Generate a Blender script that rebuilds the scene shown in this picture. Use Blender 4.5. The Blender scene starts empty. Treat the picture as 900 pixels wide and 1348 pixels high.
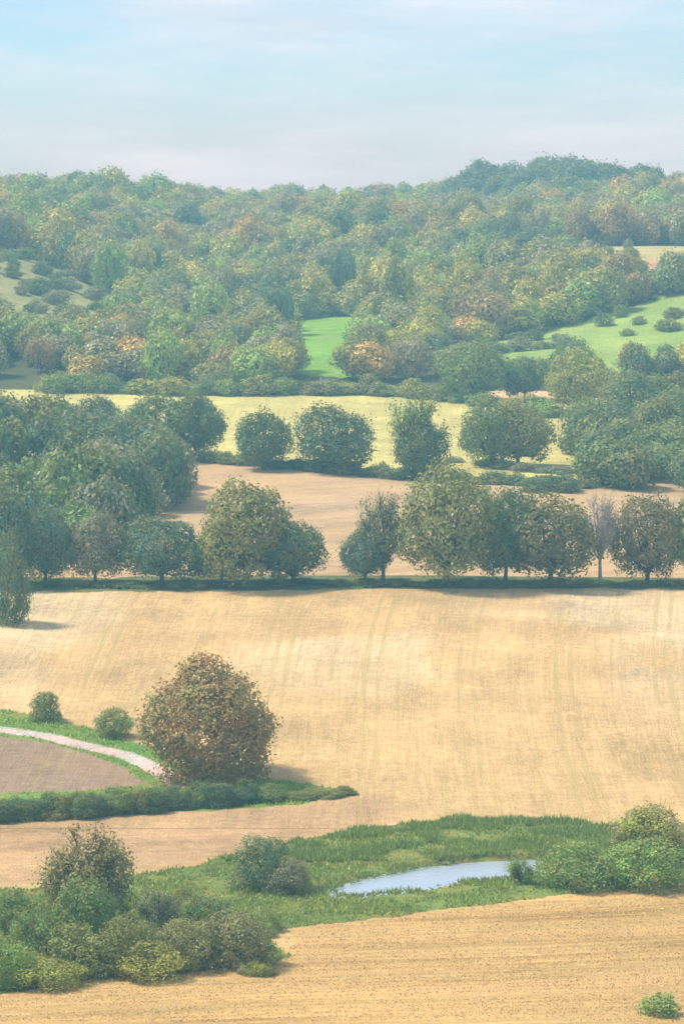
import bpy, bmesh, math, random
import numpy as np
from mathutils import Vector
random.seed(7); RNG=np.random.default_rng(7)
S=bpy.context.scene
def link(o):
    S.collection.objects.link(o); return o
# ------------------------------------------------------------------ camera
F=4281.0                      # focal length in units of a 900 wide frame
EYE=70.0
PITCH=math.atan((674-268)/F)
cam=bpy.data.objects.new("camera",bpy.data.cameras.new("camera")); link(cam)
cam.data.sensor_fit='HORIZONTAL'; cam.data.sensor_width=36; cam.data.lens=36*F/900
cam.data.clip_start=1; cam.data.clip_end=60000
cam.location=(0,0,EYE); cam.rotation_euler=(math.pi/2-PITCH,0,0)
S.camera=cam
# ------------------------------------------------------------------ noise helpers
_T=RNG.random((256,256))
def vnoise(x,y):
    x=np.asarray(x,float); y=np.asarray(y,float)
    xi=np.floor(x).astype(int); yi=np.floor(y).astype(int); fx=x-xi; fy=y-yi
    fx=fx*fx*(3-2*fx); fy=fy*fy*(3-2*fy)
    g=lambda a,b:_T[a&255,b&255]
    return (g(xi,yi)*(1-fx)+g(xi+1,yi)*fx)*(1-fy)+(g(xi,yi+1)*(1-fx)+g(xi+1,yi+1)*fx)*fy
def fbm(x,y,o=4):
    s=0;a=.5;t=0
    for i in range(o):
        s=s+a*vnoise(x*2**i+17*i,y*2**i+31*i); t+=a; a*=.5
    return s/t
def sst(a,b,x):
    t=np.clip((x-a)/(b-a),0,1); return t*t*(3-2*t)
# ------------------------------------------------------------------ terrain height
PY=[-3000,0,150,265,335,370,430,500,560,640,665,800,850,1000,1200,1400,1500,1600,1800,2500,40000]
PZ=[-62,-62,-64,-66,-66,-65.4,-62.3,-58.5,-56.2,-52.6,-52.0,-46.4,-40.5,-31,-18,-7,-3,-1.5,-5,-22,-22]
def height(x,y):
    x=np.asarray(x,float); y=np.asarray(y,float)
    z=(np.interp(y-6,PY,PZ)+np.interp(y,PY,PZ)+np.interp(y+6,PY,PZ))/3+EYE
    w=sst(820,1000,y)*(1-sst(1300,1600,y))
    z=z+w*(11*sst(25,130,-x)+9*sst(30,150,x))
    z=z-w*5*np.exp(-((x+45)/35)**2)
    z=z+w*4*np.sin(x/38+y/90)
    z=z+sst(1350,1500,y)*(1-sst(1700,2300,y))*(4*np.exp(-((x-90)/60)**2)-3*np.exp(-((x+20)/80)**2))
    z=z+1.2*(fbm(x/90+5,y/120,2)-.5)*sst(360,520,y)
    z=z+.25*(fbm(x/14,y/14,3)-.5)
    return z
_ys=np.concatenate([np.arange(200,700,.5),np.arange(700,2000,1.5)])
def P(px,row):
    """ground position (x,y) on the terrain for a surveyed sight line"""
    dx=(px-450)/F; dz=-(row-674)/F
    c,s=math.cos(PITCH),math.sin(PITCH)
    wy=c+dz*s; wz=-s+dz*c
    X=_ys*dx/wy; Z=EYE+_ys*wz/wy
    hit=np.nonzero(Z<height(X,_ys))[0]
    i=hit[0] if len(hit) else len(_ys)-1
    return float(X[i]),float(_ys[i])
def poly(pts): return np.array([P(*p) for p in pts])
def inpoly(x,y,pg,wob=0):
    x=np.asarray(x,float); y=np.asarray(y,float)
    if wob:
        x=x+wob*(fbm(x/3+9,y/3,3)-.5)*2; y=y+wob*1.6*(fbm(x/3+60,y/3+40,3)-.5)*2
    ins=np.zeros(x.shape,bool); n=len(pg)
    for i in range(n):
        x1,y1=pg[i]; x2,y2=pg[(i+1)%n]
        if y1==y2: continue
        c=((y1>y)!=(y2>y))&(x<(x2-x1)*(y-y1)/(y2-y1)+x1)
        ins^=c
    return ins
def distline(x,y,pl):
    d=np.full(np.shape(x),1e9)
    for i in range(len(pl)-1):
        a=pl[i];b=pl[i+1];ab=b-a
        t=np.clip(((x-a[0])*ab[0]+(y-a[1])*ab[1])/(ab@ab),0,1)
        d=np.minimum(d,np.hypot(x-a[0]-t*ab[0],y-a[1]-t*ab[1]))
    return d
# ------------------------------------------------------------------ plan of the fields
near_edge=poly([(-40,1318),(60,1300),(200,1283),(330,1272),(385,1262),(360,1250),(352,1228),(450,1216),(560,1203),(680,1187),(780,1176),(885,1166),(960,1160)])
grass_near=np.vstack([near_edge,poly([(960,1085),(885,1095),(800,1092),(720,1084),(640,1080),(560,1086),(480,1094),(400,1108),(320,1128),(240,1142),(180,1152),(100,1165),(-40,1175)])])
pond=poly([(426,1170),(440,1180),(480,1181),(540,1174),(600,1164),(650,1158),(700,1155),(722,1148),(712,1130),(660,1129),(600,1134),(540,1142),(480,1155)])
left_stub=poly([(-60,1075),(120,1068),(300,1060),(470,1047),(540,1060),(520,1085),(400,1107),(240,1142),(100,1165),(-60,1175)])
verge=poly([(-60,925),(15,936),(80,950),(130,963),(190,982),(240,1008),(290,1022),(380,1028),(470,1043),(400,1060),(230,1070),(-60,1085)])
plough=poly([(-60,965),(15,972),(70,980),(120,995),(160,1010),(195,1034),(120,1042),(-60,1048)])
track=poly([(-60,952),(15,963),(60,970),(110,982),(160,993),(200,1010),(222,1024),(240,1036)])
yfield=poly([(-60,590),(250,606),(430,620),(590,630),(780,632),(780,560),(725,540),(600,527),(450,512),(60,508),(-60,505)])
E=[poly([(366,428),(420,416),(476,418),(480,497),(440,497),(384,494)]),
   poly([(572,462),(640,452),(720,438),(780,418),(850,398),(960,378),(960,492),(860,492),(790,490),(730,500),(585,502)]),
   poly([(670,322),(760,326),(960,326),(960,386),(860,384),(795,376),(740,352),(676,346)]),
   poly([(-60,330),(40,338),(100,366),(150,398),(160,430),(120,450),(-60,455)]),
   poly([(135,262),(255,262),(255,276),(135,276)])]
Ecol=[(.20,.46,.05),(.28,.46,.09),(.48,.46,.18),(.30,.35,.13),(.6,.5,.3)]
brownpatch=[poly([(850,342),(960,340),(960,373),(858,372)]),poly([(793,350),(835,348),(830,368),(795,367)])]
# ------------------------------------------------------------------ terrain mesh
def fast_mesh(name,v,f):
    me=bpy.data.meshes.new(name); k=f.shape[1]
    me.vertices.add(len(v)); me.vertices.foreach_set("co",np.asarray(v,'f').ravel())
    me.loops.add(f.size); me.loops.foreach_set("vertex_index",f.astype('i').ravel())
    me.polygons.add(len(f)); me.polygons.foreach_set("loop_start",np.arange(0,f.size,k,dtype='i'))
    me.update(calc_edges=True); return me
def build_ground():
    ys=np.concatenate([np.arange(-2000,150,250),np.arange(150,240,4),np.arange(240,390,.4),np.arange(390,520,.6),np.arange(520,850,1.2),np.arange(850,1700,4),
                       np.arange(1700,2600,60),[3000,4000,7000,12000,20000,38000]])
    u=np.linspace(-1,1,361)
    side=np.array([1.3,2,4,10,40,150]); u=np.concatenate([-side[::-1],u,side])
    Y,U=np.meshgrid(ys,u,indexing='ij')
    X=U*(np.clip(Y,150,2600)*.125+22)
    Z=height(X,Y)
    dp=distline(X,Y,np.vstack([pond,pond[:1]])); ip=inpoly(X,Y,pond)
    sd=np.where(ip,-dp,dp)
    Z=Z+np.where(sd<2.2,-.9*(1-sst(-1.5,.9,sd)) ,0)+.3*np.exp(-((sd-1.6)/.9)**2)*(Y>322)
    bank=inpoly(X,Y,grass_near)
    Z=Z+bank*(Y>322)*.5*fbm(X/4,Y/4,3)
    ny,nx=X.shape
    v=np.stack([X,Y,Z],-1).reshape(-1,3)
    idx=np.arange(ny*nx).reshape(ny,nx)
    f=np.stack([idx[:-1,:-1],idx[:-1,1:],idx[1:,1:],idx[1:,:-1]],-1).reshape(-1,4)
    me=fast_mesh("ground",v,f)
    x=X.ravel();y=Y.ravel()
    C=np.zeros((len(x),4)); C[:,3]=1
    stub=np.zeros(len(x)); 
    def paint(m,c,s): C[m,:3]=c; stub[m]=s
    paint(np.ones(len(x),bool),(.67,.475,.205),1)
    pale=sst(.42,.62,fbm(x/22+3,y/40+7,3))*sst(370,470,y); C[:,:3]=C[:,:3]*(1-pale[:,None])+np.array([.76,.61,.34])*pale[:,None]
    dl=distline(x,y,np.vstack([left_stub,left_stub[:1]])); dl=np.where(inpoly(x,y,left_stub),dl,-dl); wl=sst(-2.5,3,dl+2.5*(fbm(x/4,y/4,3)-.5))[:,None]
    C[:,:3]=C[:,:3]*(1-wl)+np.array([.53,.35,.18])*wl
    nearm=(y<340)&(~inpoly(x,y,grass_near,.5))&(y<np.interp(x,near_edge[:,0],near_edge[:,1])+3)
    paint(nearm,(.68,.44,.15),2.2)
    paint(inpoly(x,y,grass_near,.6),(.19,.26,.06),0)
    paint(inpoly(x,y,verge,.5),(.19,.31,.06),0)
    paint(inpoly(x,y,plough,.25),(.30,.22,.15),.6)
    m=distline(x,y,track)<1.25+.25*vnoise(x,y); paint(m,(.58,.53,.45),0)
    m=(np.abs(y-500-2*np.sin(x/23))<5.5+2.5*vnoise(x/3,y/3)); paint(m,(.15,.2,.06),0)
    m=y>506; paint(m&(y<660),(.56,.42,.24),1.6)
    paint(inpoly(x,y,yfield,1.0),(.60,.60,.19),.7)
    paint(y>803,(.09,.12,.04),0)
    for pg,c in zip(E,Ecol): paint(inpoly(x,y,pg,2.),c,.3)
    for pg in brownpatch: paint(inpoly(x,y,pg,1.),(.52,.32,.16),.4)
    paint(y>1750,(.25,.25,.12),0)
    n=fbm(x/9,y/14,4); C[:,:3]*= (0.82+.36*n)[:,None]
    grassy=stub<.05; g2=fbm(x/3.5+40,y/3.5,3)
    C[grassy,0]*=(0.7+.9*g2[grassy]); 
    a=me.color_attributes.new("field_colour",'FLOAT_COLOR','POINT'); a.data.foreach_set("color",C.astype('f').ravel())
    across=x-.06*(y-430)+3*np.sin(y/60+x/40); along=y.copy()
    ac2=(y-.22*x)+2*np.sin(x/20); al2=x
    nn=(y<340)
    across=np.where(nn,ac2*1.5,across); along=np.where(nn,al2*.9,along)
    mid=(y>505)&(y<660); across=np.where(mid,(y-.5*x)*.5,across); along=np.where(mid,x,along)
    Rv=np.stack([across,along,np.zeros_like(x)],-1)
    a=me.attributes.new("drill",'FLOAT_VECTOR','POINT'); a.data.foreach_set("vector",Rv.astype('f').ravel())
    a=me.attributes.new("stub",'FLOAT','POINT'); a.data.foreach_set("value",stub.astype('f'))
    o=bpy.data.objects.new("ground",me); link(o); me.materials.append(mat_ground()); me.shade_smooth(); return o
# ------------------------------------------------------------------ node helpers
def newmat(n):
    m=bpy.data.materials.new(n); m.use_nodes=True; nt=m.node_tree; nt.nodes.clear(); return m,nt
def N(nt,t,**k):
    n=nt.nodes.new(t)
    for a,b in k.items():
        if a=='inp':
            for i,vv in b.items(): n.inputs[i].default_value=vv
        else: setattr(n,a,b)
    return n
def math_(nt,op,a,b=None,c=None,clamp=False):
    n=nt.nodes.new('ShaderNodeMath'); n.operation=op; n.use_clamp=clamp
    for i,q in enumerate((a,b,c)):
        if q is None: continue
        if isinstance(q,(int,float)): n.inputs[i].default_value=q
        else: nt.links.new(q,n.inputs[i])
    return n.outputs[0]
def mixc(nt,fac,a,b,mode='MIX'):
    n=nt.nodes.new('ShaderNodeMix'); n.data_type='RGBA'; n.blend_type=mode
    for s,q in ((n.inputs[0],fac),(n.inputs[6],a),(n.inputs[7],b)):
        if isinstance(q,(int,float)): s.default_value=q
        elif isinstance(q,tuple): s.default_value=(*q,1) if len(q)==3 else q
        else: nt.links.new(q,s)
    return n.outputs[2]
def noise(nt,vec,scale,detail=3,rough=.55):
    n=N(nt,'ShaderNodeTexNoise',inp={'Scale':scale,'Detail':detail,'Roughness':rough}); nt.links.new(vec,n.inputs['Vector']); return n.outputs['Fac']
def finish(nt,sh):
    out=N(nt,'ShaderNodeOutputMaterial'); nt.links.new(sh,out.inputs[0])
def mat_ground():
    m,nt=newmat("field_ground"); L=nt.links.new
    bs=N(nt,'ShaderNodeBsdfPrincipled',inp={'Roughness':.95,'Specular IOR Level':.1}); finish(nt,bs.outputs[0])
    geo=N(nt,'ShaderNodeNewGeometry').outputs['Position']
    col=N(nt,'ShaderNodeAttribute',attribute_name='field_colour').outputs['Color']
    dr=N(nt,'ShaderNodeAttribute',attribute_name='drill').outputs['Vector']
    st=N(nt,'ShaderNodeAttribute',attribute_name='stub').outputs['Fac']
    def scaled(sx,sy):
        mp=N(nt,'ShaderNodeMapping'); mp.inputs['Scale'].default_value=(sx,sy,1); L(dr,mp.inputs[0]); return mp.outputs[0]
    s1=noise(nt,scaled(.4,.012),1,4,.6); s2=noise(nt,scaled(1.6,.08),1,3,.6)
    s3=noise(nt,scaled(.10,.03),1,3,.5)
    big=noise(nt,geo,.06,4,.6); med=noise(nt,geo,.7,4,.65); fine=noise(nt,geo,4.5,3,.75)
    def remap(v,a,b):
        n=N(nt,'ShaderNodeMapRange',inp={1:.3,2:.7,3:a,4:b}); L(v,n.inputs[0]); return n.outputs[0]
    streak=math_(nt,'MULTIPLY',remap(s1,.9,1.08),remap(s2,.9,1.1))
    streak=math_(nt,'MULTIPLY',streak,remap(s3,.84,1.12))
    one=math_(nt,'SUBTRACT',streak,1.0); one=math_(nt,'MULTIPLY',one,st); streak=math_(nt,'ADD',one,1.0)
    k=math_(nt,'MULTIPLY',streak,remap(big,.8,1.18)); k=math_(nt,'MULTIPLY',k,remap(med,.8,1.2)); k=math_(nt,'MULTIPLY',k,remap(fine,.5,1.42))
    vm=N(nt,'ShaderNodeVectorMath',operation='SCALE'); L(col,vm.inputs[0]); L(k,vm.inputs['Scale'])
    # tramlines: wheel tracks with weeds growing in them
    sx=N(nt,'ShaderNodeSeparateXYZ'); L(dr,sx.inputs[0])
    fr=math_(nt,'ABSOLUTE',math_(nt,'SUBTRACT',math_(nt,'FRACT',math_(nt,'MULTIPLY',sx.outputs[0],1/13.0)),.5))
    line=math_(nt,'LESS_THAN',math_(nt,'ABSOLUTE',math_(nt,'SUBTRACT',fr,.075)),.026)
    lf=math_(nt,'MULTIPLY',math_(nt,'MULTIPLY',line,remap(med,.2,1.0)),remap(s3,-.2,1.0),clamp=True); lf=math_(nt,'MULTIPLY',lf,st,clamp=True)
    c=mixc(nt,lf,vm.outputs[0],(.36,.36,.12))
    w=noise(nt,scaled(.7,.01),1.3,3,.6); wf=math_(nt,'MULTIPLY',math_(nt,'GREATER_THAN',w,.6),math_(nt,'MULTIPLY',remap(med,0,.5),st),clamp=True)
    c=mixc(nt,wf,c,(.40,.38,.12))
    pk=math_(nt,'MULTIPLY',remap(s3,0,.4),st,clamp=True)
    c=mixc(nt,pk,c,(.60,.39,.17))
    L(c,bs.inputs['Base Color'])
    h=math_(nt,'ADD',math_(nt,'MULTIPLY',fine,.3),math_(nt,'MULTIPLY',s2,.3))
    b=N(nt,'ShaderNodeBump',inp={'Strength':.9,'Distance':.6}); L(h,b.inputs['Height']); L(b.outputs[0],bs.inputs['Normal'])
    return m
def mat_foliage(name,autumn=False):
    m,nt=newmat(name); L=nt.links.new
    oi=N(nt,'ShaderNodeObjectInfo'); tone=N(nt,'ShaderNodeAttribute',attribute_name='tone').outputs['Fac']
    tc=N(nt,'ShaderNodeTexCoord').outputs['Object']
    c=oi.outputs['Color']
    k=math_(nt,'MULTIPLY_ADD',tone,*((1.6,.85) if autumn else (2.7,.58)))
    vm=N(nt,'ShaderNodeVectorMath',operation='SCALE'); L(c,vm.inputs[0]); L(k,vm.inputs['Scale']); c=vm.outputs[0]
    n=noise(nt,tc,3.5,2)
    mr=N(nt,'ShaderNodeMapRange',inp={1:.36 if autumn else .42,2:.58,3:.1 if autumn else 0,4:.9 if autumn else .6}); L(n,mr.inputs[0])
    f2=math_(nt,'MULTIPLY',mr.outputs[0],math_(nt,'MULTIPLY_ADD',tone,.8,.5),clamp=True)
    c=mixc(nt,f2,c,(.44,.23,.07) if autumn else (.31,.27,.06))
    d=N(nt,'ShaderNodeBsdfPrincipled',inp={'Roughness':.6,'Specular IOR Level':.25}); t=N(nt,'ShaderNodeBsdfTranslucent')
    L(c,d.inputs['Base Color']); L(mixc(nt,.5,c,(.26,.32,.06)),t.inputs[0])
    mx=N(nt,'ShaderNodeMixShader',inp={0:.3}); L(d.outputs[0],mx.inputs[1]); L(t.outputs[0],mx.inputs[2]); finish(nt,mx.outputs[0])
    return m
def mat_simple(name,c,rough=.9,sc=6):
    m,nt=newmat(name); L=nt.links.new; bs=N(nt,'ShaderNodeBsdfPrincipled',inp={'Roughness':rough}); finish(nt,bs.outputs[0])
    tc=N(nt,'ShaderNodeTexCoord').outputs['Object']; n=noise(nt,tc,sc,4)
    L(mixc(nt,n,tuple(q*.5 for q in c),tuple(q*1.4 for q in c)),bs.inputs['Base Color']); return m
def mat_water():
    m,nt=newmat("pond_water"); L=nt.links.new
    bs=N(nt,'ShaderNodeBsdfPrincipled',inp={'Roughness':.08,'Base Color':(.42,.52,.62,1),'IOR':1.7,'Specular IOR Level':1.0}); finish(nt,bs.outputs[0])
    geo=N(nt,'ShaderNodeNewGeometry').outputs['Position']; n=noise(nt,geo,2.2,3)
    b=N(nt,'ShaderNodeBump',inp={'Strength':.6,'Distance':.12}); L(n,b.inputs['Height']); L(b.outputs[0],bs.inputs['Normal']); return m
FOL=mat_foliage("foliage"); FOLA=mat_foliage("foliage_autumn",True); BARK=mat_simple("bark",(.12,.10,.08)); PALEBARK=mat_simple("pale_bark",(.38,.35,.32))
# ------------------------------------------------------------------ trees
def tube(V,Fc,a,b,ra,rb,n=6):
    a=np.array(a,float);b=np.array(b,float);d=b-a; d/=np.linalg.norm(d)+1e-9
    u=np.cross(d,[.3,.9,.1]); u/=np.linalg.norm(u); w=np.cross(d,u); o=len(V)
    for c,r in ((a,ra),(b,rb)):
        for i in range(n):
            t=2*math.pi*i/n; V.append(c+r*(u*math.cos(t)+w*math.sin(t)))
    for i in range(n): Fc.append((o+i,o+(i+1)%n,o+n+(i+1)%n,o+n+i))
def unit(v): return v/(np.linalg.norm(v,axis=-1,keepdims=True)+1e-9)
def tree_mesh(name,seed,kind,nl,leaf,fol=None,bark=None):
    """tree of height 1 and crown width 1: trunk, limbs, leaf clumps on many lobes"""
    r=np.random.default_rng(seed); V=[];Fc=[]
    prm=dict(dome=(.03,.5,46,1.0),tall=(.06,.5,42,1.0),bush=(-.25,.5,90,1.0),round=(-.2,.5,80,1.0),airy=(.12,.46,36,.55),bare=(.2,.46,34,.3),wood=(.02,.5,22,1.0))[kind]
    base,R,nlobe,dens=prm; low=kind in('bush','round')
    cz=(base+1)/2; rz=(1-base)/2
    lob=[]; thin=kind in('airy','bare'); ph=r.uniform(0,6.28,3)
    while len(lob)<nlobe:
        d=unit(r.normal(size=3)); 
        if d[2]<-.8: continue
        q=r.uniform(.45,.9) if not thin else r.uniform(.35,.9)
        rad=r.uniform(.10,.24)*(.75 if thin else 1)
        if kind=='wood': rad*=1.2
        if kind=='bush': rad=r.uniform(.06,.18); q=r.uniform(.5,1.0)
        if kind=='round': rad=r.uniform(.07,.2)
        az_=math.atan2(d[1],d[0]); lump=1+.13*math.sin(2*az_+ph[0])+.10*math.sin(3*az_+ph[1]+2*d[2])
        q=min(q,1.06-rad*2) if q>.5 and kind!='bush' else q
        q=max(q,.45)*lump
        c=np.array([d[0]*R*q,d[1]*R*q,d[2]*rz*min(q,1-rad)])
        if kind in('dome','wood') and d[2]<0: c[:2]*=1.12
        if kind=='tall': c[:2]*=(1-.3*max(0,d[2]))
        c[2]+=cz
        if low and c[2]<.03: continue
        if kind in('dome','tall') and c[2]-rad<.05+r.uniform(0,.07): c[2]=rad+.07+r.uniform(0,.05)
        lob.append((c,rad))
    if not thin: lob.append((np.array([0,0,cz]),.33)); 
    if not low:
        tb=max(.1,base+.12); rt=.028 if kind!='bare' else .03
        lean=r.normal(size=2)*.015
        p0=np.array([0,0,-.03]);p1=np.array([lean[0],lean[1],tb*.6]);p2=np.array([lean[0]*2,lean[1]*2,tb+.1])
        tube(V,Fc,p0,p1,rt*1.5,rt,8);tube(V,Fc,p1,p2,rt,rt*.8,8)
        for c,rad in lob:
            st=p1+(p2-p1)*r.uniform(.2,1); midp=(st+c)/2+r.normal(size=3)*.03+np.array([0,0,-.02])
            tube(V,Fc,st,midp,rt*.5,rt*.33,5);tube(V,Fc,midp,c,rt*.33,rt*.15,5)
            nt_=9 if thin else 1
            for k in range(nt_):
                e=c+unit(r.normal(size=3)+np.array([0,0,.35]))*rad*r.uniform(.8,1.3); s0=midp+(c-midp)*r.uniform(.3,1)
                tube(V,Fc,s0,e,rt*.15,rt*.05,4)
                if kind=='bare':
                    for kk in range(4):
                        s1=s0+(e-s0)*r.uniform(.3,.95); tube(V,Fc,s1,s1+unit(r.normal(size=3)+np.array([0,0,.4]))*rad*.6,rt*.07,rt*.04,3)
    nb=len(Fc)
    C=np.array([l[0] for l in lob]);Rr=np.array([l[1] for l in lob]); lt=r.random(len(lob))
    PP=[];DD=[];KK=[];GG=[];tot=0
    for it in range(14):
        n=int(nl*1.2); k=r.choice(len(lob),n,p=Rr**2/np.sum(Rr**2)); d=unit(r.normal(size=(n,3)))
        fr=1-.35*r.random(n)**1.6+(r.random(n)<(.35 if kind=='bush' else .25))*r.random(n)*(.55 if kind=='bush' else .35)
        if thin: fr=r.random(n)**.5*1.15
        pert=1+.35*(vnoise(d[:,0]*3+k*7+d[:,2]*2+50,d[:,1]*3+d[:,2]*3+k*3+50)-.5)*2
        p=C[k]+d*(Rr[k]*fr*pert)[:,None]
        keep=np.ones(n,bool)
        if not thin:
            for j in range(len(lob)):
                keep&=~((np.linalg.norm(p-C[j],axis=1)<Rr[j]*.7)&(k!=j))
        keep&=p[:,2]>(.0 if low else .04)
        gap=vnoise(p[:,0]*9+p[:,2]*5+100,p[:,1]*9+p[:,2]*7+100); keep&=(gap>(.14 if dens==1 else .42))|(r.random(n)<.35)
        PP.append(p[keep]);DD.append(d[keep]);KK.append(k[keep]);GG.append(gap[keep]); tot+=keep.sum()
        if tot>=nl: break
    p=np.vstack(PP)[:nl];d=np.vstack(DD)[:nl];k=np.concatenate(KK)[:nl];gap=np.concatenate(GG)[:nl]
    oc=unit(p-np.array([0,0,cz-.1])); nrm=unit(d*.75+oc*.5+r.normal(size=p.shape)*.5)
    t1=unit(np.cross(nrm,r.normal(size=p.shape))); t2=np.cross(nrm,t1)
    s=(leaf*r.uniform(.55,1.3,len(p)))[:,None]
    q=np.stack([p-t1*s,p-t2*s*.62,p+t1*s*1.0,p+t2*s*.62],1).reshape(-1,3)
    V=np.array(V).reshape(-1,3); nv=len(V)
    fl=np.arange(len(p)*4).reshape(-1,4)+nv
    allv=np.vstack([V,q]); allf=np.vstack([np.array(Fc).reshape(-1,4),fl]) if nb else fl
    me=fast_mesh(name,allv,allf)
    tone=np.concatenate([np.zeros(nv),np.repeat(np.clip(.4*lt[k]+.2*gap+.45*r.random(len(p))-.03,0,1),4)])
    a=me.attributes.new("tone",'FLOAT','POINT'); a.data.foreach_set("value",tone.astype('f'))
    me.materials.append(fol or FOL); me.materials.append(bark or BARK)
    mi=np.zeros(len(me.polygons),'i'); mi[:nb]=1; me.polygons.foreach_set("material_index",mi)
    return me
M={}
M['dome']=[tree_mesh("dome_tree_mesh",10+i,'dome',11000,.019) for i in range(6)]
M['tall']=[tree_mesh("tall_tree_mesh",30+i,'tall',11000,.019) for i in range(3)]
M['bush']=[tree_mesh("bush_mesh",50+i,'bush',9500,.021) for i in range(5)]
M['shrub']=[tree_mesh("shrub_mesh",60+i,'bush',1500,.05) for i in range(4)]
M['airy']=[tree_mesh("airy_tree_mesh",70+i,'airy',5000,.017) for i in range(3)]
M['bare']=[tree_mesh("bare_tree_mesh",80,'bare',1500,.011,None,PALEBARK)]
M['wood']=[tree_mesh("wood_tree_mesh",90+i,'wood',2200,.038) for i in range(8)]
M['autumn']=[tree_mesh("autumn_tree_mesh",123,'round',26000,.014,FOLA)]
OL=(.17,.19,.055);DG=(.07,.13,.055);TE=(.07,.135,.085);GR=(.18,.20,.12);YG=(.28,.30,.06);BR=(.23,.19,.08);MG=(.13,.20,.06);LG=(.18,.28,.07);OR=(.32,.25,.07)
def jit(c,a=.15): 
    k=random.uniform(1-a,1+a); return tuple(min(1,q*k*random.uniform(1-a/2,1+a/2)) for q in c)+(1,)
def put(name,kind,x,y,w,h,col,parent=None,sink=.15):
    me=random.choice(M[kind])
    o=bpy.data.objects.new(name,me); link(o)
    o.location=(x,y,float(height(x,y))-sink); o.rotation_euler=(0,0,random.uniform(0,6.28)); o.scale=(w,w*random.uniform(.9,1.05),h); o.color=jit(col,.1)
    if parent: o.parent=parent
    return o
WF=dict(dome=1.1,tall=1.22)
def tree(name,kind,x0,x1,top,base,col,**k):
    x,y=P((x0+x1)/2,base); s=y/F
    return put(name,kind,x,y,(x1-x0)*s*WF.get(kind,1.02),(base-top)*s*1.02,col,**k)
def group(n):
    e=bpy.data.objects.new(n,None); link(e); return e
# row along the field edge
tree("field_maple_tree",'dome',90,162,678,768,GR); tree("oak_tree",'dome',165,262,682,770,TE)
tree("oak_tree",'tall',268,385,634,771,OL); tree("oak_tree",'dome',345,426,684,770,DG); tree("oak_tree",'dome',255,330,694,769,MG)
tree("hawthorn_tree",'dome',448,512,690,768,TE); tree("ash_tree",'airy',465,542,640,769,GR)
tree("lime_tree",'dome',523,655,616,771,OL); tree("oak_tree",'tall',628,700,640,769,DG)
tree("oak_tree",'dome',662,782,652,771,(.12,.13,.055)); tree("dead_ash_tree",'bare',752,828,645,771,GR)
tree("oak_tree",'dome',808,892,652,769,(.15,.13,.07)); tree("oak_tree",'dome',880,970,640,768,MG)
tree("oak_tree",'dome',22,95,668,768,TE);tree("oak_tree",'tall',-45,35,640,772,TE); tree("holly_tree",'bush',-15,42,705,822,TE)
# second hedgerow
tree("oak_tree",'dome',310,384,542,618,DG); tree("oak_tree",'dome',384,488,536,622,(.06,.105,.055)); tree("ash_tree",'airy',500,592,512,632,LG); tree("oak_tree",'dome',520,588,556,632,DG)
tree("oak_tree",'dome',606,690,527,614,MG); tree("oak_tree",'dome',640,724,530,614,OL)
tree("oak_tree",'dome',222,294,514,602,DG); tree("oak_tree",'tall',150,245,518,606,MG); tree("oak_tree",'dome',98,160,523,590,TE)
tree("oak_tree",'dome',573,668,450,528,MG); tree("oak_tree",'dome',662,718,468,527,DG)
tree("lime_tree",'dome',722,805,462,545,YG); tree("oak_tree",'tall',800,880,488,560,MG)
# foreground
tree("horse_chestnut_tree",'autumn',186,370,860,1026,(.25,.22,.085))
tree("hawthorn_bush",'bush',38,82,910,950,MG); tree("hawthorn_bush",'bush',124,174,932,970,MG)
tree("willow_bush",'bush',300,386,1100,1170,(.14,.19,.09)); tree("willow_bush",'bush',348,410,1128,1176,GR)
tree("willow_bush",'airy',660,710,1124,1164,LG,sink=.4)
tree("hawthorn_bush",'bush',716,812,1108,1170,LG); tree("hawthorn_bush",'bush',795,905,1100,1168,LG); tree("willow_tree",'airy',798,905,1048,1140,YG,sink=.8); tree("willow_bush",'bush',808,900,1062,1130,(.28,.25,.10))
tree("elder_tree",'airy',45,182,1082,1215,BR); tree("elder_bush",'bush',60,170,1108,1215,(.2,.2,.08))
tree("holly_bush",'bush',72,156,1158,1245,MG); tree("willow_bush",'airy',168,238,1158,1240,GR,sink=.6)
tree("hawthorn_bush",'bush',10,80,1190,1275,MG)
for (a,b,t,bs,c) in [(-40,40,1230,1300,LG),(60,150,1215,1285,OL),(130,215,1205,1280,OL),(205,290,1208,1275,(.22,.22,.09)),(262,362,1200,1272,(.18,.20,.08)),(-30,60,1170,1240,MG),(150,240,1240,1288,YG),(20,110,1262,1300,YG),(225,300,1180,1230,MG)]:
    tree("bramble_bush",'bush',a,b,t,bs,c)
g=group("bramble_thicket")
for i in range(80):
    px=random.uniform(-10,350); bs=random.uniform(1225,1296)-px*.03; s=random.uniform(12,42); x,y=P(px,bs); sc=y/F
    put("bramble",random.choice(['bush','airy','bush']),x,y,s*sc*1.4,s*sc*random.uniform(.8,1.5),random.choice([OL,LG,YG,MG,GR,(.24,.2,.1)]),g,sink=.3)
tree("nettle_plant",'shrub',842,895,1308,1338,LG)
def hedge(name,pts,w,h,cols,step=.6,kind='shrub'):
    g=group(name); pl=poly(pts) 
    for a,b in zip(pl[:-1],pl[1:]):
        L=np.linalg.norm(b-a); n=max(1,int(L/(w*step)))
        for i in range(n):
            q=a+(b-a)*(i+random.random())/n; put("bush",kind,q[0]+random.gauss(0,w*.12),q[1]+random.gauss(0,w*.2),w*random.uniform(.8,1.4),h*random.uniform(.6,1.35),random.choice(cols),g)
hedge("hedge",[(-60,1084),(100,1075),(200,1067),(280,1060),(350,1055)],2.8,2.1,[DG,MG,TE,OL],.22,'bush')
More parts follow.
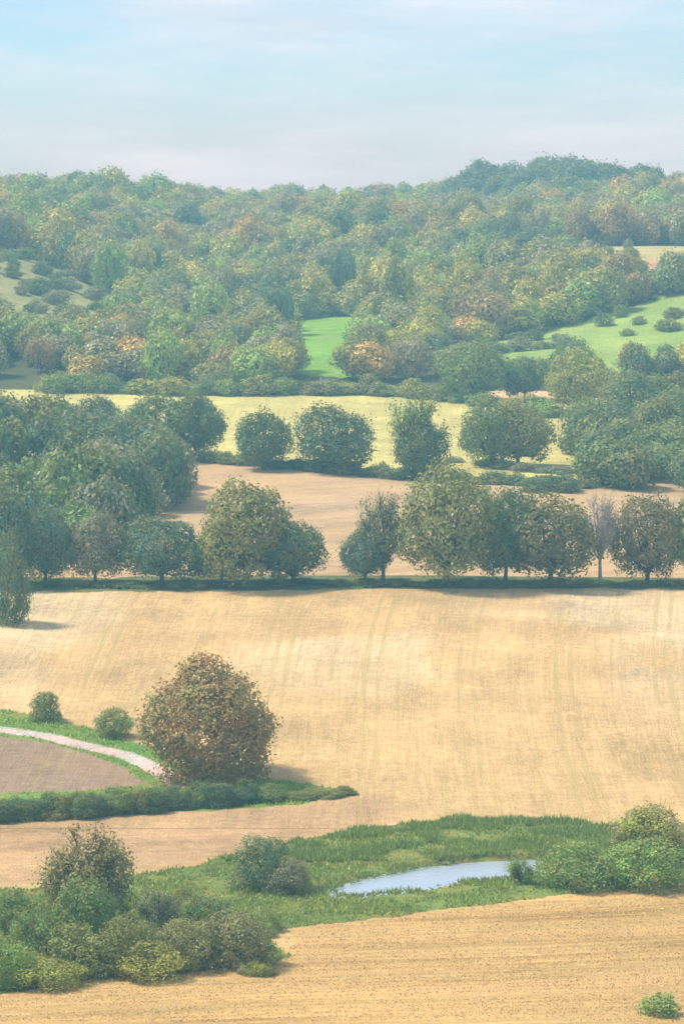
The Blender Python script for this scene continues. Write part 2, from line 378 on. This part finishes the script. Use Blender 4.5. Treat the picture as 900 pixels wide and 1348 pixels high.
hedge("hedge",[(350,1055),(400,1052),(468,1045)],2.6,1.0,[MG,OL],.3,'bush')
hedge("hedge",[(-60,771),(250,773),(450,770),(700,771),(960,769)],3.2,.9,[DG,MG,OL,LG],.5)
hedge("hedge",[(225,606),(330,612),(430,622),(520,630),(600,634),(700,640),(780,642)],4,2.4,[DG,OL,GR,MG],.45)
hedge("hedge",[(600,608),(690,620),(760,624)],4,1.8,[GR,OL],.9)
hedge("hedge",[(60,516),(250,520),(480,520),(600,528),(725,548)],6,4,[LG,OL,MG,YG],.5)
hedge("hedge",[(700,402),(780,398),(850,388),(960,372)],8,6,[OL,MG,GR,LG],.55,"wood")
hedge("hedge",[(600,470),(680,462),(760,455)],5,3,[OL,MG,GR],.9)
hedge("hedge",[(690,648),(760,648)],6,3.6,[DG,GR],.5)
def scatter(name,inside,xr,yr,sp,hr,wr,palette,kind='wood'):
    g=group(name); 
    for yy in np.arange(yr[0],yr[1],sp):
        lim=yy*.118+28
        for xx in np.arange(max(xr[0],-lim),min(xr[1],lim),sp):
            x=xx+random.uniform(-.5,.5)*sp;y=yy+random.uniform(-.5,.5)*sp
            if not inside(x,y): continue
            n=float(fbm(x/35+3,y/60+8,3)); n2=float(fbm(x/16+60,y/16+8,2))
            ci=int(np.clip((n*.5+.5*random.random()-.2)/.62*len(palette),0,len(palette)-1))
            h=random.uniform(*hr)*(.5+1.0*n2)*(1.35 if random.random()<.07 and name=="woodland" and yy<1400 else 1); w=random.uniform(*wr)*(.85+.3*n2)
            cc=palette[ci]
            if name=='woodland': cc=(cc[0]*1.36,cc[1]*1.25,cc[2]*1.15)
            if yy<900 and name=="woodland": h*=.75; w*=.85
            put("tree",kind,x,y,w,h,cc,g,sink=.6)
pal=[TE,MG,DG,OL,MG,LG,GR,OL,YG,GR,LG,OL,YG,GR,BR,OR]
def wood_in(x,y):
    if any(inpoly(np.array([x]),np.array([y]),e)[0] for e in E): return False
    if y<812+8*math.sin(x/20): return False
    return True
scatter("woodland",wood_in,(-400,400),(806,1200),9.4,(9,15),(9,15),pal)
scatter("woodland",wood_in,(-400,400),(1200,1640),11,(7,12.5),(10,15),pal)
lc=poly([(-70,592),(90,592),(160,605),(235,628),(222,660),(190,700),(150,735),(-70,745)]); 
scatter("copse",lambda x,y:inpoly(np.array([x]),np.array([y]),lc)[0],(-200,200),(500,680),7.5,(9,15),(8,12),[TE,MG,DG,GR,TE,OL])
rc=poly([(750,570),(900,552),(970,556),(970,655),(800,648),(765,615)])
scatter("copse",lambda x,y:inpoly(np.array([x]),np.array([y]),rc)[0],(-200,200),(560,820),7.5,(8,11.5),(9,12),[TE,DG,MG,OL,MG,OL])
scatter("hilltop_clump",lambda x,y:(x-97)**2/48**2+(y-1500)**2/40**2<1,(0,200),(1450,1550),8,(14,16.5),(14,18),[TE,DG,TE])
scatter("hilltop_clump",lambda x,y:(x+122)**2/10**2+(y-1500)**2/30**2<1,(-200,0),(1450,1550),9,(9,12),(11,14),[TE,MG])
g=group("scrub")
for e,n in ((E[1],30),(E[3],60),(E[2],10)):
    mn=e.min(0);mxx=e.max(0);k=0
    while k<n:
        x=random.uniform(mn[0],mxx[0]);y=random.uniform(mn[1],mxx[1])
        if inpoly(np.array([x]),np.array([y]),e)[0]: put("shrub",'shrub',x,y,random.uniform(3,7),random.uniform(2,4.5),random.choice([OL,MG,GR,DG]),g); k+=1
# ------------------------------------------------------------------ grass tufts
def tufts(name,inside,x0,x1,y0,y1,n,hr,col,wd=(.08,.2)):
    r=np.random.default_rng(len(name)); x=r.uniform(x0,x1,n);y=r.uniform(y0,y1,n); m=inside(x,y); x=x[m];y=y[m];n=len(x)
    d=fbm(x/3,y/3,3); m=(d>.42)|(r.random(n)<.2); x=x[m];y=y[m];d=d[m];n=len(x)
    z=height(x,y)+inpoly(x,y,grass_near)*(y>322)*.5*fbm(x/4,y/4,3)
    a=r.uniform(0,6.28,n);h=r.uniform(*hr,n)*(d*1.7); w=r.uniform(*wd,n); lx=r.normal(size=n)*.2;ly=r.normal(size=n)*.2
    v=np.stack([np.stack([x-w*np.cos(a),y-w*np.sin(a),z-.1],-1),np.stack([x+w*np.cos(a),y+w*np.sin(a),z-.1],-1),np.stack([x+lx,y+ly,z+h],-1)],1).reshape(-1,3)
    me=fast_mesh(name,v,np.arange(n*3).reshape(-1,3)); at=me.attributes.new("tone",'FLOAT','POINT'); at.data.foreach_set("value",np.repeat(r.random(n)*.6+.4*d,3).astype('f'))
    me.materials.append(FOL); o=bpy.data.objects.new(name,me); link(o); o.color=(*col,1)
pond_line=np.vstack([pond,pond[:1]])
def gin(x,y):
    sd=distline(x,y,pond_line); return inpoly(x,y,grass_near,.5)&~inpoly(x,y,pond)&(sd>.2)
tufts("meadow_grass",gin,-60,60,270,345,150000,(.15,.45),(.19,.26,.06))
def rin(x,y): return gin(x,y)&(y>322)&(x>-12)&(fbm(x/6,y/4,2)>.4)
tufts("pond_reeds",rin,-15,60,320,345,90000,(.25,.8),(.16,.24,.06),(.05,.14))
def ein(x,y):
    d=distline(x,y,pond_line); return (d<.9)&(fbm(x/2,y/2,2)>.42)
tufts("pond_edge_sedge",ein,-10,30,300,335,40000,(.2,.55),(.15,.2,.06),(.05,.12))
tufts("verge_grass",lambda x,y:inpoly(x,y,verge,.4)&~inpoly(x,y,plough)&(distline(x,y,track)>1.6),-70,10,350,425,60000,(.15,.4),(.19,.33,.06))
def stubble():
    m,nt=newmat("straw"); bs=N(nt,'ShaderNodeBsdfPrincipled',inp={'Roughness':.9}); finish(nt,bs.outputs[0])
    t=N(nt,'ShaderNodeAttribute',attribute_name='tone').outputs['Fac']; nt.links.new(mixc(nt,t,(.56,.38,.14),(.90,.70,.33)),bs.inputs['Base Color'])
    r=np.random.default_rng(5); n=80000
    y=r.uniform(258,315,n); x=r.uniform(-1,1,n)*(y*.118+4)
    ok=(y<np.interp(x,near_edge[:,0],near_edge[:,1])-.4)&~inpoly(x,y,grass_near); row=(y-.22*x)+2*np.sin(x/20); ok&=(np.abs((row/1.4)%1-.5)<.3)|(r.random(n)<.2); ok&=~((np.abs((row/9)%1-.5)<.07)&(r.random(n)<.8))
    x=x[ok];y=y[ok];k=len(x); z=height(x,y); a=r.normal(size=k)*.5; h=r.uniform(.03,.12,k); w=r.uniform(.04,.16,k); lx=r.normal(size=k)*.06
    v=np.stack([np.stack([x-w*np.cos(a),y-w*np.sin(a),z-.06],-1),np.stack([x+w*np.cos(a),y+w*np.sin(a),z-.06],-1),np.stack([x+lx,y+lx,z+h],-1)],1).reshape(-1,3)
    me=fast_mesh("stubble",v,np.arange(k*3).reshape(-1,3)); at=me.attributes.new("tone",'FLOAT','POINT'); at.data.foreach_set("value",np.repeat(r.random(k),3).astype('f'))
    me.materials.append(m); link(bpy.data.objects.new("stubble",me))
stubble()
def build_pond():
    pg=pond; c=pg.mean(0); zw=min(float(height(p[0],p[1])) for p in pg)-.2
    pts=[a+unit(a-c)*.3 for a in pg]
    me=bpy.data.meshes.new("pond_water"); me.from_pydata([(p[0],p[1],zw) for p in pts],[],[list(range(len(pts)))]); me.materials.append(mat_water())
    link(bpy.data.objects.new("pond_water",me))
build_ground(); build_pond()
# ------------------------------------------------------------------ sky, sun, hazy air
el=math.radians(56); az=math.radians(-75)
sdir=Vector((math.sin(az)*math.cos(el),math.cos(az)*math.cos(el),math.sin(el)))
sun=bpy.data.objects.new("sun",bpy.data.lights.new("sun",'SUN')); link(sun)
sun.data.energy=5; sun.data.angle=math.radians(8); sun.data.color=(1,.93,.80); sun.rotation_euler=(-sdir).to_track_quat('-Z','Y').to_euler()
bm=bmesh.new(); bmesh.ops.create_cube(bm,size=1); me=bpy.data.meshes.new("haze"); bm.to_mesh(me); bm.free()
hz=bpy.data.objects.new("haze",me); link(hz); hz.scale=(3000,1820,140); hz.location=(0,860,33)
m,nt=newmat("haze_air"); out=N(nt,'ShaderNodeOutputMaterial'); vs=N(nt,'ShaderNodeVolumeScatter',inp={'Color':(.36,.84,1,1),'Density':.0004,'Anisotropy':0.0}); nt.links.new(vs.outputs[0],out.inputs['Volume']); me.materials.append(m)
w=bpy.data.worlds.new("World"); S.world=w; w.use_nodes=True; nt=w.node_tree; nt.nodes.clear(); L=nt.links.new
out=N(nt,'ShaderNodeOutputWorld'); bg=N(nt,'ShaderNodeBackground',inp={1:.15}); L(bg.outputs[0],out.inputs[0])
sk=N(nt,'ShaderNodeTexSky'); sk.sky_type='NISHITA'; sk.sun_disc=False; sk.sun_elevation=el; sk.sun_rotation=az; sk.air_density=1.0; sk.dust_density=.3; sk.ozone_density=4
tc=N(nt,'ShaderNodeTexCoord').outputs['Generated']
mp=N(nt,'ShaderNodeMapping'); mp.inputs['Rotation'].default_value=(0,math.radians(35),0); mp.inputs['Scale'].default_value=(7,6,26); L(tc,mp.inputs[0])
n1=noise(nt,mp.outputs[0],1,6,.6)
mr=N(nt,'ShaderNodeMapRange',inp={1:.36,2:.62,3:.05,4:.9}); L(n1,mr.inputs[0])
# long thin cirrus streaks, slanting
mp2=N(nt,'ShaderNodeMapping'); mp2.inputs['Rotation'].default_value=(0,math.radians(-38),0); mp2.inputs['Scale'].default_value=(9,6,70); L(tc,mp2.inputs[0])
mr2=N(nt,'ShaderNodeMapRange',inp={1:.35,2:.65,3:0,4:1}); L(noise(nt,mp2.outputs[0],1.2,5,.65),mr2.inputs[0])
tint=mixc(nt,1.0,sk.outputs[0],(.70,.92,1.12),'MULTIPLY')
c=mixc(nt,mr.outputs[0],tint,mixc(nt,mr2.outputs[0],(4.7,5.35,6.0),(5.9,6.5,7.0))); L(c,bg.inputs[0])
S.view_settings.view_transform='Standard'; S.view_settings.look='None'; S.view_settings.exposure=0
